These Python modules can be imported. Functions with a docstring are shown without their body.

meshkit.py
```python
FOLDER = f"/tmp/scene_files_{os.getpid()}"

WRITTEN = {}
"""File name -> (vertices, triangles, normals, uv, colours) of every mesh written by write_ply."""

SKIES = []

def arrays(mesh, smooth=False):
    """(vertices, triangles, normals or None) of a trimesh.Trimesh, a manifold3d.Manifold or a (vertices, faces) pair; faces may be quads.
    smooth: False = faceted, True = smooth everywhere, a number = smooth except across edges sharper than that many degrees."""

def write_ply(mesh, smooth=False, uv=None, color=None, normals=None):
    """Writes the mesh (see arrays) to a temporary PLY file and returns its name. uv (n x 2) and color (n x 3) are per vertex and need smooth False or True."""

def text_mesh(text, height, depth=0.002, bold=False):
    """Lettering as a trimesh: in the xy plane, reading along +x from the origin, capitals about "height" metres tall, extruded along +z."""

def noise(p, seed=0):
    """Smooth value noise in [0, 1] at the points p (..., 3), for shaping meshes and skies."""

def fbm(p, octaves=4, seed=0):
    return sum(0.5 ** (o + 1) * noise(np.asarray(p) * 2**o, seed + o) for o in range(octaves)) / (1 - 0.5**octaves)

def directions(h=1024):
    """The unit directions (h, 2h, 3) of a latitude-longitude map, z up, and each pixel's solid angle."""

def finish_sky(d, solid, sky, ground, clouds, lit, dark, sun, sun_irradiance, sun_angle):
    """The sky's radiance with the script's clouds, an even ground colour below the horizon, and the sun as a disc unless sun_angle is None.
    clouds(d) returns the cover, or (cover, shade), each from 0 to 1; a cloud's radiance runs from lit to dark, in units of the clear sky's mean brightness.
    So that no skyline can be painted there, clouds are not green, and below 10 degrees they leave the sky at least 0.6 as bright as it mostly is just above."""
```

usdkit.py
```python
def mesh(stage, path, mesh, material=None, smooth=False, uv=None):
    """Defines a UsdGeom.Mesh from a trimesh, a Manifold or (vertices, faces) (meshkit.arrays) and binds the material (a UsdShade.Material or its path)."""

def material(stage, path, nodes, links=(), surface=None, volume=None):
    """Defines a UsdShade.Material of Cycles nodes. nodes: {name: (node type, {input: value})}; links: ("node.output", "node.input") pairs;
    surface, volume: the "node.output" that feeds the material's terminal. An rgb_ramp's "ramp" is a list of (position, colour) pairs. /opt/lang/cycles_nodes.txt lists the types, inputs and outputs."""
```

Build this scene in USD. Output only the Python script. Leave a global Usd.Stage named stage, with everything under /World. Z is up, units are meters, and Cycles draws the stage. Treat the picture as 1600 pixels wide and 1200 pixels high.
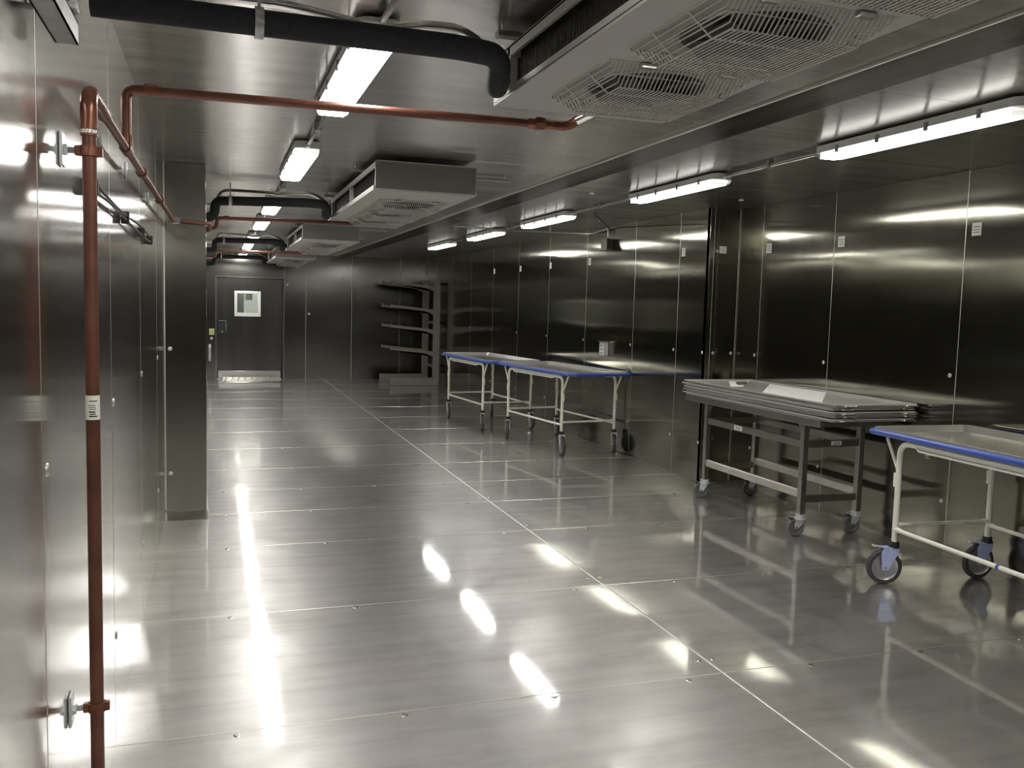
import math, random
import numpy as np, trimesh, usdkit
from pxr import Usd, UsdGeom, UsdLux, UsdShade, Gf, Sdf, Vt

random.seed(7)
RNG = np.random.RandomState(7)
stage = Usd.Stage.CreateInMemory()
UsdGeom.SetStageUpAxis(stage, UsdGeom.Tokens.z)
UsdGeom.SetStageMetersPerUnit(stage, 1.0)
world = UsdGeom.Xform.Define(stage, '/World')
stage.SetDefaultPrim(world.GetPrim())
UsdGeom.Scope.Define(stage, '/World/Looks')

# ------------------------------------------------------------------ camera, light level
EXPOSURE = 1.4
LAMP = 15.0                       # radiance of the fluorescent lenses
YAW, PITCH, ROLL, FPX, EYE = 0.325138196, 0.0859410899, 0.0267343039, 1384.6, (0.0, 0.0, 1.53)
fw = np.array([math.sin(YAW) * math.cos(PITCH), math.cos(YAW) * math.cos(PITCH), -math.sin(PITCH)])
r0 = np.array([math.cos(YAW), -math.sin(YAW), 0.0])
u0 = np.cross(r0, fw)
cr = r0 * math.cos(ROLL) + u0 * math.sin(ROLL)
cu = -r0 * math.sin(ROLL) + u0 * math.cos(ROLL)
cam = UsdGeom.Camera.Define(stage, '/World/camera')
cam.AddTransformOp().Set(Gf.Matrix4d(*cr, 0, *cu, 0, *(-fw), 0, *EYE, 1))
cam.CreateHorizontalApertureAttr(36.0)
cam.CreateVerticalApertureAttr(27.0)
cam.CreateFocalLengthAttr(FPX / 1600 * 36)
cam.CreateClippingRangeAttr(Gf.Vec2f(0.02, 200))
cam.CreateExposureAttr(EXPOSURE)

# ------------------------------------------------------------------ materials
M = {}


def mat(name, nodes, links, surface='p.BSDF'):
    M[name] = usdkit.material(stage, '/World/Looks/' + name, nodes, links, surface=surface)


def plain(name, color, rough=0.5, metal=0.0, vary=0.0, scale=9.0, **kw):
    """One surface; vary adds a faint mottling of the colour."""
    nodes = {'p': ('principled_bsdf', {'base_color': color, 'roughness': rough, 'metallic': metal, **kw})}
    links = []
    if vary:
        lo, hi = [c * (1 - vary) for c in color], [min(1, c * (1 + vary)) for c in color]
        nodes['g'] = ('geometry', {})
        nodes['n'] = ('noise_texture', {'scale': scale, 'detail': 4.0})
        nodes['r'] = ('rgb_ramp', {'ramp': [(0.3, lo), (0.7, hi)]})
        links += [('g.position', 'n.vector'), ('n.fac', 'r.fac'), ('r.color', 'p.base_color')]
    mat(name, nodes, links)


def steel(name, color, rough, wave_scale, wave, grain_scale, grain, tangent=None, aniso=0.0, rough_vary=0.05, rot=0.0, vary=0.06, **kw):
    """Brushed sheet steel: wave = oil-canning of the sheet (metres of height), grain = brushed streaks in tone and gloss."""
    nodes = {
        'g': ('geometry', {}),
        'mw': ('mapping', {'scale': wave_scale}),
        'nw': ('noise_texture', {'scale': 1.0, 'detail': 1.5, 'roughness': 0.4}),
        'b': ('bump', {'strength': 1.0, 'distance': wave}),
        'mg': ('mapping', {'scale': grain_scale}),
        'ng': ('noise_texture', {'scale': 1.0, 'detail': 5.0, 'roughness': 0.6}),
        'rr': ('rgb_ramp', {'ramp': [(0.25, (rough - rough_vary,) * 3), (0.75, (rough + rough_vary,) * 3)]}),
        'cc': ('rgb_ramp', {'ramp': [(0.25, [c * (1 - vary) for c in color]), (0.75, [c * (1 + vary) for c in color])]}),
        'p': ('principled_bsdf', {'metallic': 1.0, 'anisotropic': aniso, 'anisotropic_rotation': rot, **kw}),
    }
    links = [('g.position', 'mw.vector'), ('mw.vector', 'nw.vector'), ('nw.fac', 'b.height'), ('b.normal', 'p.normal'), ('b.normal', 'p.coat_normal'),
             ('g.position', 'mg.vector'), ('mg.vector', 'ng.vector'), ('ng.fac', 'rr.fac'), ('rr.color', 'p.roughness'),
             ('ng.fac', 'cc.fac'), ('cc.color', 'p.base_color')]
    if tangent:
        nodes['t'] = ('vector_math', {'math_type': 'add', 'vector1': tangent, 'vector2': (0, 0, 0)})
        links.append(('t.vector', 'p.tangent'))
    mat(name, nodes, links)


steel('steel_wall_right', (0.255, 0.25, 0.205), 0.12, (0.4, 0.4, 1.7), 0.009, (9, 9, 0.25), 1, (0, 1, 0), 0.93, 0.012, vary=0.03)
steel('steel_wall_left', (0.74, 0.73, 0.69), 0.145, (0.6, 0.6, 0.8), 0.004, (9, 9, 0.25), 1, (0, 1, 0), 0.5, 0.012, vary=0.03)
steel('steel_wall_far', (0.18, 0.178, 0.165), 0.17, (0.7, 0.7, 0.9), 0.006, (9, 9, 0.25), 1, (1, 0, 0), 0.6, 0.012, vary=0.03)
steel('steel_ceiling', (0.62, 0.608, 0.585), 0.23, (1.8, 0.45, 1.0), 0.006, (0.25, 9, 9), 1, (0, 1, 0), 0.85, 0.015, vary=0.03)
steel('steel_strip', (0.26, 0.255, 0.245), 0.22, (0.5, 0.5, 0.5), 0.004, (9, 0.25, 9), 1, (1, 0, 0), 0.4, 0.02, vary=0.03)
steel('steel_door', (0.125, 0.125, 0.12), 0.22, (0.7, 0.7, 0.7), 0.004, (9, 9, 0.25), 1, (1, 0, 0), 0.4, 0.02, vary=0.03)
steel('steel_column', (0.27, 0.266, 0.235), 0.16, (0.7, 0.7, 1.2), 0.005, (9, 9, 0.25), 1, (1, 0, 0), 0.6, 0.015, vary=0.03)
# floor: worn aluminium plate, a dull body under a polished film
mat('floor_plate_metal', {
    'g': ('geometry', {}),
    'mw': ('mapping', {'scale': (0.9, 0.7, 1.0)}), 'nw': ('noise_texture', {'scale': 1.0, 'detail': 2.0, 'roughness': 0.3}),
    'b': ('bump', {'strength': 1.0, 'distance': 0.006}),
    'ms': ('mapping', {'scale': (0.9, 6.0, 1.0)}), 'ns': ('noise_texture', {'scale': 1.6, 'detail': 7.0, 'roughness': 0.62}),
    'nb': ('noise_texture', {'scale': 2.1, 'detail': 6.0, 'roughness': 0.6, 'distortion': 0.7}),
    'cs': ('rgb_ramp', {'ramp': [(0.28, (0.47, 0.455, 0.44)), (0.5, (0.57, 0.555, 0.54)), (0.72, (0.64, 0.625, 0.605))]}),
    'cb': ('rgb_ramp', {'ramp': [(0.3, (0.8, 0.78, 0.77)), (0.62, (1, 1, 1))]}),
    'mx': ('mix', {'mix_type': 'multiply', 'fac': 1.0}),
    'rb': ('rgb_ramp', {'ramp': [(0.3, (0.40, 0.40, 0.40)), (0.7, (0.31, 0.31, 0.31))]}),
    'p': ('principled_bsdf', {'metallic': 0.88, 'coat_weight': 1.0, 'coat_roughness': 0.055, 'coat_ior': 2.3}),
}, [('g.position', 'mw.vector'), ('mw.vector', 'nw.vector'), ('nw.fac', 'b.height'), ('b.normal', 'p.coat_normal'),
    ('g.position', 'ms.vector'), ('ms.vector', 'ns.vector'), ('ns.fac', 'cs.fac'), ('g.position', 'nb.vector'), ('nb.fac', 'cb.fac'),
    ('cs.color', 'mx.color1'), ('cb.color', 'mx.color2'), ('mx.color', 'p.base_color'), ('nb.fac', 'rb.fac'), ('rb.color', 'p.roughness')])
plain('joint_metal', (0.62, 0.61, 0.57), 0.35, 0.9)
plain('joint_dark', (0.05, 0.05, 0.05), 0.6)
plain('bright_steel', (0.62, 0.61, 0.58), 0.18, 1.0, 0.05, 20)
plain('tray_steel', (0.60, 0.595, 0.57), 0.22, 0.55, 0.03, 6)
plain('table_steel', (0.60, 0.59, 0.55), 0.26, 0.8, 0.05, 8)
plain('cart_steel', (0.32, 0.308, 0.28), 0.30, 1.0, 0.08, 14)
plain('rail_steel', (0.50, 0.48, 0.44), 0.42, 0.8, 0.08, 14)
plain('zinc', (0.62, 0.64, 0.65), 0.32, 0.45, 0.08, 30)
plain('galvanised', (0.34, 0.34, 0.33), 0.42, 0.9, 0.12, 40)
plain('conduit_metal', (0.55, 0.55, 0.53), 0.25, 1.0, 0.05, 20)
plain('copper', (0.165, 0.068, 0.045), 0.36, 0.5, 0.22, 16)
plain('copper_fitting', (0.20, 0.08, 0.05), 0.30, 0.6, 0.25, 40)
plain('black_foam', (0.014, 0.015, 0.018), 0.75, 0, 0.3, 60)
plain('black_rubber', (0.042, 0.042, 0.043), 0.55)
plain('black_plastic', (0.016, 0.016, 0.017), 0.4)
plain('grey_rubber', (0.11, 0.115, 0.12), 0.5)
plain('hub_grey', (0.42, 0.42, 0.41), 0.28, 0.6)
plain('cream_paint', (0.72, 0.71, 0.62), 0.32, 0, 0.04, 12)
plain('blue_bumper', (0.024, 0.072, 0.36), 0.30, 0, 0.08, 12)
plain('pale_blue_zinc', (0.46, 0.54, 0.85), 0.32, 0.3, 0.06, 30)
plain('casing_paint', (0.45, 0.44, 0.415), 0.55, 0, 0.04, 6)
plain('casing_metal', (0.25, 0.245, 0.23), 0.40, 0.85, 0.03, 6)
plain('guard_wire', (0.56, 0.545, 0.51), 0.5, 0)
plain('coil_dark', (0.045, 0.043, 0.042), 0.55, 0.3, 0.4, 70)
plain('fin_metal', (0.17, 0.165, 0.155), 0.4, 0.8, 0.3, 60)
plain('fan_black', (0.035, 0.034, 0.033), 0.5)
plain('light_housing', (0.55, 0.55, 0.54), 0.45, 0, 0.03, 8)
plain('white_plastic', (0.80, 0.80, 0.77), 0.4)
plain('paper_label', (0.72, 0.72, 0.66), 0.7, 0, 0.05, 60)
plain('reflection_white', (0.88, 0.88, 0.86), 0.35)  # bright reflection in the top tray, put into the colour
plain('reflection_brown', (0.10, 0.075, 0.05), 0.6)  # dark part of a painted reflection in the top tray
plain('ink', (0.03, 0.03, 0.03), 0.7)
plain('ink_grey', (0.17, 0.17, 0.17), 0.7)
plain('yellow_label', (0.66, 0.66, 0.30), 0.6)
plain('rack_paint', (0.21, 0.196, 0.175), 0.42, 0.2, 0.06, 8)
plain('outlet_grey', (0.50, 0.50, 0.49), 0.4, 0.3, 0.05, 30)
plain('box_brown', (0.055, 0.045, 0.035), 0.4, 0.5, 0.1, 20)
plain('corridor_paint', (0.62, 0.62, 0.60), 0.7)
plain('corridor_floor', (0.40, 0.40, 0.39), 0.5)
plain('ramp_metal', (0.66, 0.63, 0.56), 0.22, 1.0, 0.1, 25)
plain('dark_gasket', (0.012, 0.012, 0.012), 0.6)
mat('lens_side', {'e': ('emission', {'color': (1.0, 0.98, 0.935), 'strength': LAMP * 0.085})}, [], 'e.emission')
mat('lamp_lens', {'e': ('emission', {'color': (1.0, 0.98, 0.935), 'strength': LAMP})}, [], 'e.emission')
mat('corridor_lamp', {'e': ('emission', {'color': (1.0, 0.98, 0.93), 'strength': 14.0})}, [], 'e.emission')
mat('clear_end', {'t': ('transparent_bsdf', {'color': (0.9, 0.9, 0.88)}), 'gl': ('glossy_bsdf', {'color': (0.9, 0.9, 0.9), 'roughness': 0.15}),
                  'm': ('mix_closure', {'fac': 0.45})}, [('t.BSDF', 'm.closure1'), ('gl.BSDF', 'm.closure2')], 'm.closure')
mat('window_glass', {'f': ('fresnel', {'IOR': 1.45}), 't': ('transparent_bsdf', {'color': (0.86, 0.88, 0.86)}), 'gl': ('glossy_bsdf', {'color': (1, 1, 1), 'roughness': 0.02}),
                     'm': ('mix_closure', {})}, [('f.fac', 'm.fac'), ('t.BSDF', 'm.closure1'), ('gl.BSDF', 'm.closure2')], 'm.closure')


# ------------------------------------------------------------------ naming, tagging, placing
used = {}


def path_for(name, parent):
    base = (str(parent.GetPath()) if parent is not None else '/World') + '/' + name
    n = used.get(base, 0)
    used[base] = n + 1
    return base if n == 0 else f'{base}_{n:03d}'


def tag(prim, label=None, cat=None, group=None, kind=None):
    for k, v in (('label', label), ('category', cat), ('group', group), ('kind', kind)):
        if v:
            prim.SetCustomDataByKey(k, v)
    return prim


def thing(name, label, cat, loc=(0, 0, 0), rz=0.0, group=None):
    x = UsdGeom.Xform.Define(stage, path_for(name, None))
    x.AddTranslateOp().Set(Gf.Vec3d(*map(float, loc)))
    x.AddRotateZOp().Set(float(rz))
    return tag(x.GetPrim(), label, cat, group)


def struct(name):
    x = UsdGeom.Xform.Define(stage, path_for(name, None))
    return tag(x.GetPrim(), kind='structure')


def obj(name, mb, material, parent, smooth=30, label=None):
    m = usdkit.mesh(stage, path_for(name, parent), mb.mesh() if isinstance(mb, MB) else mb, M[material], smooth=smooth)
    p = m.GetPrim()
    if label:
        p.SetCustomDataByKey('label', label)
    return p


def copy_thing(src, name, label, loc, rz=0.0, group=None):
    x = UsdGeom.Xform.Define(stage, path_for(name, None))
    p = x.GetPrim()
    p.GetReferences().AddInternalReference(src.GetPath())
    p.SetInstanceable(True)
    x.ClearXformOpOrder()
    x.GetPrim().CreateAttribute('xformOp:translate', Sdf.ValueTypeNames.Double3).Set(Gf.Vec3d(*map(float, loc)))
    x.GetPrim().CreateAttribute('xformOp:rotateZ', Sdf.ValueTypeNames.Float).Set(float(rz))
    x.GetXformOpOrderAttr().Set(['xformOp:translate', 'xformOp:rotateZ'])
    return tag(p, label, src.GetCustomDataByKey('category'), group)


# ------------------------------------------------------------------ mesh building
def frame(d):
    d = np.asarray(d, float); d = d / np.linalg.norm(d)
    a = np.array([0, 0, 1.0]) if abs(d[2]) < 0.9 else np.array([1.0, 0, 0])
    x = np.cross(a, d); x /= np.linalg.norm(x)
    return x, np.cross(d, x), d


class MB:
    def __init__(self):
        self.v, self.f, self.n = [], [], 0

    def add(self, v, f):
        v, f = np.asarray(v, float).reshape(-1, 3), np.asarray(f, int)
        self.v.append(v); self.f.append(f + self.n); self.n += len(v)
        return self

    def mesh(self):
        return trimesh.Trimesh(np.vstack(self.v), np.vstack(self.f), process=False)

    def box(self, c, s, bevel=0.0, R=None):
        c, h = np.asarray(c, float), np.asarray(s, float) / 2
        if bevel <= 0:
            v = np.array([[x, y, z] for x in (-1, 1) for y in (-1, 1) for z in (-1, 1)], float) * h
            f = [[0, 1, 3], [0, 3, 2], [4, 6, 7], [4, 7, 5], [0, 4, 5], [0, 5, 1], [2, 3, 7], [2, 7, 6], [0, 2, 6], [0, 6, 4], [1, 5, 7], [1, 7, 3]]
        else:
            b = min(bevel, h.min() * 0.9)
            pts = []
            for sx in (-1, 1):
                for sy in (-1, 1):
                    for sz in (-1, 1):
                        for k in range(3):
                            o = h - b; o[k] = h[k]
                            pts.append(np.array([sx, sy, sz]) * o)
            hull = trimesh.convex.convex_hull(np.array(pts))
            v, f = np.array(hull.vertices), np.array(hull.faces)
        if R is not None:
            v = v @ np.asarray(R).T
        return self.add(v + c, f)

    def span(self, a, b, bevel=0.0):
        a, b = np.asarray(a, float), np.asarray(b, float)
        return self.box((a + b) / 2, np.abs(b - a), bevel)

    def bar(self, p, q, w, h, up=(0, 0, 1), bevel=0.002):
        """A rectangular bar from p to q, w across and h along up."""
        p, q = np.asarray(p, float), np.asarray(q, float)
        d = q - p; L = np.linalg.norm(d); d /= L
        x = np.cross(d, up); x /= np.linalg.norm(x)
        z = np.cross(x, d)
        return self.box((p + q) / 2, (w, L, h), bevel, np.stack([x, d, z], 1))

    def cyl(self, p, q, r, r2=None, n=20, caps=True):
        return self.tube([p, q], [r, r if r2 is None else r2], n, caps)

    def tube(self, path, r, n=12, caps=True, closed=False):
        P = np.asarray(path, float)
        m = len(P)
        r = np.full(m, r) if np.ndim(r) == 0 else np.asarray(r, float)
        if closed:
            T = np.roll(P, -1, 0) - np.roll(P, 1, 0)
        else:
            T = np.gradient(P, axis=0) if m > 2 else np.repeat(P[1:] - P[:1], 2, 0)
        T /= np.maximum(np.linalg.norm(T, axis=1, keepdims=True), 1e-12)
        x, y, _ = frame(T[0])
        rings, a = [], np.arange(n) / n * 2 * math.pi
        for i in range(m):
            x = x - T[i] * (x @ T[i]); x /= np.linalg.norm(x)
            y = np.cross(T[i], x)
            rings.append(P[i] + r[i] * (np.cos(a)[:, None] * x + np.sin(a)[:, None] * y))
        v = np.vstack(rings)
        f = []
        for i in range(m if closed else m - 1):
            j = (i + 1) % m
            for k in range(n):
                l = (k + 1) % n
                f += [[i * n + k, i * n + l, j * n + l], [i * n + k, j * n + l, j * n + k]]
        if caps and not closed:
            v = np.vstack([v, P[:1], P[-1:]])
            for k in range(n):
                l = (k + 1) % n
                f += [[m * n, l, k], [m * n + 1, (m - 1) * n + k, (m - 1) * n + l]]
        return self.add(v, f)

    def lathe(self, prof, c, axis, n=28):
        """prof: (radius, height along axis) pairs."""
        x, y, d = frame(axis)
        c = np.asarray(c, float)
        a = np.arange(n) / n * 2 * math.pi
        circ = np.cos(a)[:, None] * x + np.sin(a)[:, None] * y
        v = np.vstack([c + max(r, 1e-5) * circ + h * d for r, h in prof])
        f = []
        for i in range(len(prof) - 1):
            for k in range(n):
                l = (k + 1) % n
                f += [[i * n + k, i * n + l, (i + 1) * n + l], [i * n + k, (i + 1) * n + l, (i + 1) * n + k]]
        return self.add(v, f)

    def prism(self, poly, origin, ex, ey, ez, depth):
        """poly: convex outline in (ex, ey), extruded along ez by depth."""
        o, ex, ey, ez = (np.asarray(t, float) for t in (origin, ex, ey, ez))
        P = np.array([o + a * ex + b * ey for a, b in poly])
        n = len(P)
        v = np.vstack([P, P + ez * depth])
        f = [[0, i + 1, i] for i in range(1, n - 1)] + [[n, n + i, n + i + 1] for i in range(1, n - 1)]
        for i in range(n):
            j = (i + 1) % n
            f += [[i, j, n + j], [i, n + j, n + i]]
        return self.add(v, f)


def bend(points, rad, k=7):
    """A polyline with its corners rounded."""
    P = [np.asarray(p, float) for p in points]
    out = [P[0]]
    for a, b, c in zip(P, P[1:], P[2:]):
        u, w = a - b, c - b
        lu, lw = np.linalg.norm(u), np.linalg.norm(w)
        t = min(rad, lu * 0.49, lw * 0.49)
        s, e = b + u / lu * t, b + w / lw * t
        for q in np.linspace(0, 1, k):
            out.append((1 - q) ** 2 * s + 2 * q * (1 - q) * b + q * q * e)
    return np.array(out + [P[-1]])


def rrect(w, l, r, n=8):
    """A rounded rectangle, counter-clockwise, in (x, y)."""
    pts = []
    for cx, cy, a0 in ((w / 2 - r, l / 2 - r, 0), (-w / 2 + r, l / 2 - r, 90), (-w / 2 + r, -l / 2 + r, 180), (w / 2 - r, -l / 2 + r, 270)):
        for q in np.linspace(0, 90, n):
            t = math.radians(a0 + q)
            pts.append((cx + r * math.cos(t), cy + r * math.sin(t)))
    return np.array(pts)


def pan(loops):
    """Skins closed loops of equal length, each (n x 3), capping the first and the last."""
    m = MB()
    n = len(loops[0])
    v = np.vstack(loops)
    f = []
    for i in range(len(loops) - 1):
        for k in range(n):
            l = (k + 1) % n
            f += [[i * n + k, i * n + l, (i + 1) * n + l], [i * n + k, (i + 1) * n + l, (i + 1) * n + k]]
    v = np.vstack([v, loops[0].mean(0)[None], loops[-1].mean(0)[None]])
    e = (len(loops) - 1) * n
    for k in range(n):
        l = (k + 1) % n
        f += [[len(v) - 2, l, k], [len(v) - 1, e + k, e + l]]
    return m.add(v, f)


def loop3(p2, z):
    return np.column_stack([p2, np.full(len(p2), z)])


ORD = ['nearest', 'second', 'third', 'fourth', 'fifth', 'sixth', 'seventh', 'eighth', 'ninth', 'tenth', 'eleventh', 'twelfth']

# ------------------------------------------------------------------ the room
XL, XR1, XR2, YN, YF, ZC, YS = -0.327, 4.47, 4.165, -2.4, 18.0, 2.46, 6.97   # left wall, right wall near and far of the step, ends, ceiling, step

# floor: plates two across
floor = struct('floor')
SEAM = 2.06
joints = [-2.4, -1.78, -0.54, 0.70, 1.94, 3.18, 4.41, 5.66, 6.58, 7.375, 8.32, 9.49, 10.70, 11.86, 13.10, 14.3, 15.5, 16.75, 18.0]
obj('joint_bed', MB().span((XL - 0.1, YN - 0.1, -0.03), (XR1 + 0.1, YF + 0.1, -0.006)), 'joint_dark', floor, False)
for a, b in zip(joints, joints[1:]):
    for x0, x1 in ((XL - 0.02, SEAM), (SEAM, XR1 + 0.02)):
        pl = obj('floor_plate', MB().span((x0 + 0.0025, a + 0.002, -0.012), (x1 - 0.0025, b - 0.002, 0.0), 0.0018), 'floor_plate_metal', floor, False)
        if -0.6 < a < 9:
            sc = [(x, y) for y in (b - 0.032,) for x in np.arange(x0 + 0.42, min(x1, XR2) - 0.1, 0.60)]
            sc += [(x0 + 0.035 if x0 > 0 else x1 - 0.035, a + 0.14)]
            for sx, sy in sc:
                obj('floor_screw', MB().lathe([(0.0, 0.0022), (0.007, 0.0022), (0.0085, 0.0008), (0.013, 0.0008), (0.0145, 0.0)], (sx, sy, 0), (0, 0, 1), 12), 'bright_steel', pl)
    # bead raised along each crossing joint
    obj('joint_bead', MB().span((XL, b - 0.0022, -0.006), (XR1, b + 0.0022, 0.001), 0.0008), 'joint_metal', floor, False)
obj('joint_bead', MB().span((SEAM - 0.006, YN, -0.006), (SEAM + 0.006, YF, 0.002), 0.0018), 'joint_metal', floor, False)

# ceiling
ceiling = struct('ceiling')
cy = [-2.4] + [5.57 + 1.24 * k for k in range(-6, 11) if 5.57 + 1.24 * k < 17.9] + [18.0]
for a, b in zip(cy, cy[1:]):
    for x0, x1 in ((XL - 0.05, 2.30), (2.555, XR1 + 0.05)):
        obj('ceiling_panel', MB().span((x0, a + 0.001, ZC), (x1, b - 0.001, ZC + 0.03), 0.001), 'steel_ceiling', ceiling, False)
obj('ceiling_deck', MB().span((XL - 0.1, YN - 0.1, ZC + 0.03), (XR1 + 0.1, YF + 0.1, ZC + 0.06)), 'joint_dark', ceiling, False)
for x, y in ((4.1, 6.40), (2.87, 6.64)):
    obj('ceiling_plug', MB().lathe([(0, -0.006), (0.018, -0.006), (0.022, 0.0)], (x, y, ZC), (0, 0, 1), 16), 'white_plastic', ceiling)
strip = struct('trim_1')
obj('cover_strip', MB().span((2.295, YN, ZC - 0.012), (2.56, YF, ZC + 0.02), 0.003), 'steel_strip', strip, False)
obj('edge_bead', MB().span((2.288, YN, ZC - 0.016), (2.297, YF, ZC), 0.002), 'joint_metal', strip, False)


def plug(mb, c, axis):
    return mb.lathe([(0, 0.004), (0.011, 0.004), (0.014, 0.002), (0.015, 0.0)], c, axis, 14)


def side_wall(parent, X, out, ys, material, plugs=(1.172, 0.355), plug_from=-9, seals=True):
    """Panels along y with their room face at X; out = +1 when the room lies towards +x."""
    for a, b in zip(ys, ys[1:]):
        p = obj('wall_panel', MB().span((X, a + 0.002, -0.01), (X - out * 0.05, b - 0.002, ZC), 0.0022), material, parent, False)
        if seals:
            obj('joint_seal', MB().span((X + out * 0.0004, b - 0.0028, 0.0), (X - out * 0.02, b + 0.0028, ZC)), 'joint_metal', p, False)
        if b - a > 0.3:
            for z in plugs:
                if b > plug_from:
                    obj('panel_plug', plug(MB(), (X, a + 0.05, z), (out, 0, 0)), 'joint_metal', p)


wall_left = struct('wall_left')
side_wall(wall_left, XL, 1, [-2.4, -1.77, -0.53, 0.71, 1.96, 3.23, 4.47, 5.71, 6.95, 8.2, 9.44, 10.68, 11.92, 13.16, 14.4, 15.64, 16.9, 18.0], 'steel_wall_left')
# column boxed out from the left wall
col = obj('column_casing', MB().span((XL - 0.02, 6.57, 0.0), (-0.055, 7.05, ZC), 0.003), 'steel_column', wall_left, False)
for z in (1.183, 0.307):
    obj('panel_plug', plug(MB(), (-0.292, 6.57, z), (0, -1, 0)), 'joint_metal', col)
obj('corner_seal', MB().span((XL, 6.563, 0.05), (XL + 0.006, 6.571, ZC)), 'joint_metal', col, False)
base = struct('baseboard_left')
obj('cove_strip', MB().prism([(0, 0), (0.13, 0), (0.012, 0.035), (0, 0.035)], (XL, 6.572, 0.0), (0, -1, 0), (0, 0, 1), (1, 0, 0), 0.285), 'bright_steel', base, False)
obj('corner_cap', MB().prism([(0, 0), (0.135, 0), (0.016, 0.042), (0, 0.042)], (-0.062, 6.572, 0.0), (0, -1, 0), (0, 0, 1), (1, 0, 0), 0.02), 'steel_strip', base, False)

wall_right = struct('wall_right')
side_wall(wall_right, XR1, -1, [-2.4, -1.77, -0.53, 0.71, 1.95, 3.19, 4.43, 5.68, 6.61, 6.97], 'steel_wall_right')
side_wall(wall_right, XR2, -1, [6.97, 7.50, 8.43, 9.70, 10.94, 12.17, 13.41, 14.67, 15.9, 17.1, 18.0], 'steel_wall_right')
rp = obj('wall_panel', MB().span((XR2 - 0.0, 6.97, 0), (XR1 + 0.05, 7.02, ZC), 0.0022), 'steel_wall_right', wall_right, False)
for x, z in ((4.245, 1.172), (4.43, 1.172), (4.245, 2.08)):
    obj('panel_plug', plug(MB(), (x, 6.97, z), (0, -1, 0)), 'joint_metal', rp)
for x in (4.21, 4.463):
    obj('joint_seal', MB().span((x - 0.0028, 6.9685, 0), (x + 0.0028, 6.98, ZC)), 'joint_metal', rp, False)

wall_far = struct('wall_far')
DX0, DX1, DZ = 0.05, 1.26, 1.96
for a, b in ((1.30, 1.72), (1.72, 2.62), (2.62, 3.60), (3.60, 4.2)):
    p = obj('wall_panel', MB().span((a + 0.002, YF, -0.01), (b - 0.002, YF + 0.1, ZC), 0.0022), 'steel_wall_far', wall_far, False)
    obj('joint_seal', MB().span((a - 0.003, YF - 0.0008, 0), (a + 0.003, YF + 0.02, ZC)), 'joint_metal', p, False)
    if b < 3.5:
        for z in (1.30 if a > 1.5 else 1.86,):
            obj('panel_plug', MB().lathe([(0, 0.005), (0.02, 0.005), (0.024, 0)], (a + 0.06, YF, z), (0, -1, 0), 14), 'joint_metal', p)
obj('wall_panel', MB().span((XL - 0.05, YF, -0.01), (DX0 - 0.04, YF + 0.1, ZC), 0.0022), 'steel_wall_far', wall_far, False)
obj('header_panel', MB().span((DX0 - 0.04, YF, DZ + 0.04), (1.30, YF + 0.1, ZC), 0.0022), 'steel_wall_far', wall_far, False)

wall_back = struct('wall_back')
for a, b in zip([-0.4, 0.84, 2.08, 3.32], [0.84, 2.08, 3.32, 4.56]):
    obj('wall_panel', MB().span((a + 0.002, YN - 0.05, -0.01), (b - 0.002, YN, ZC), 0.0022), 'steel_wall_far', wall_back, False)

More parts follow.
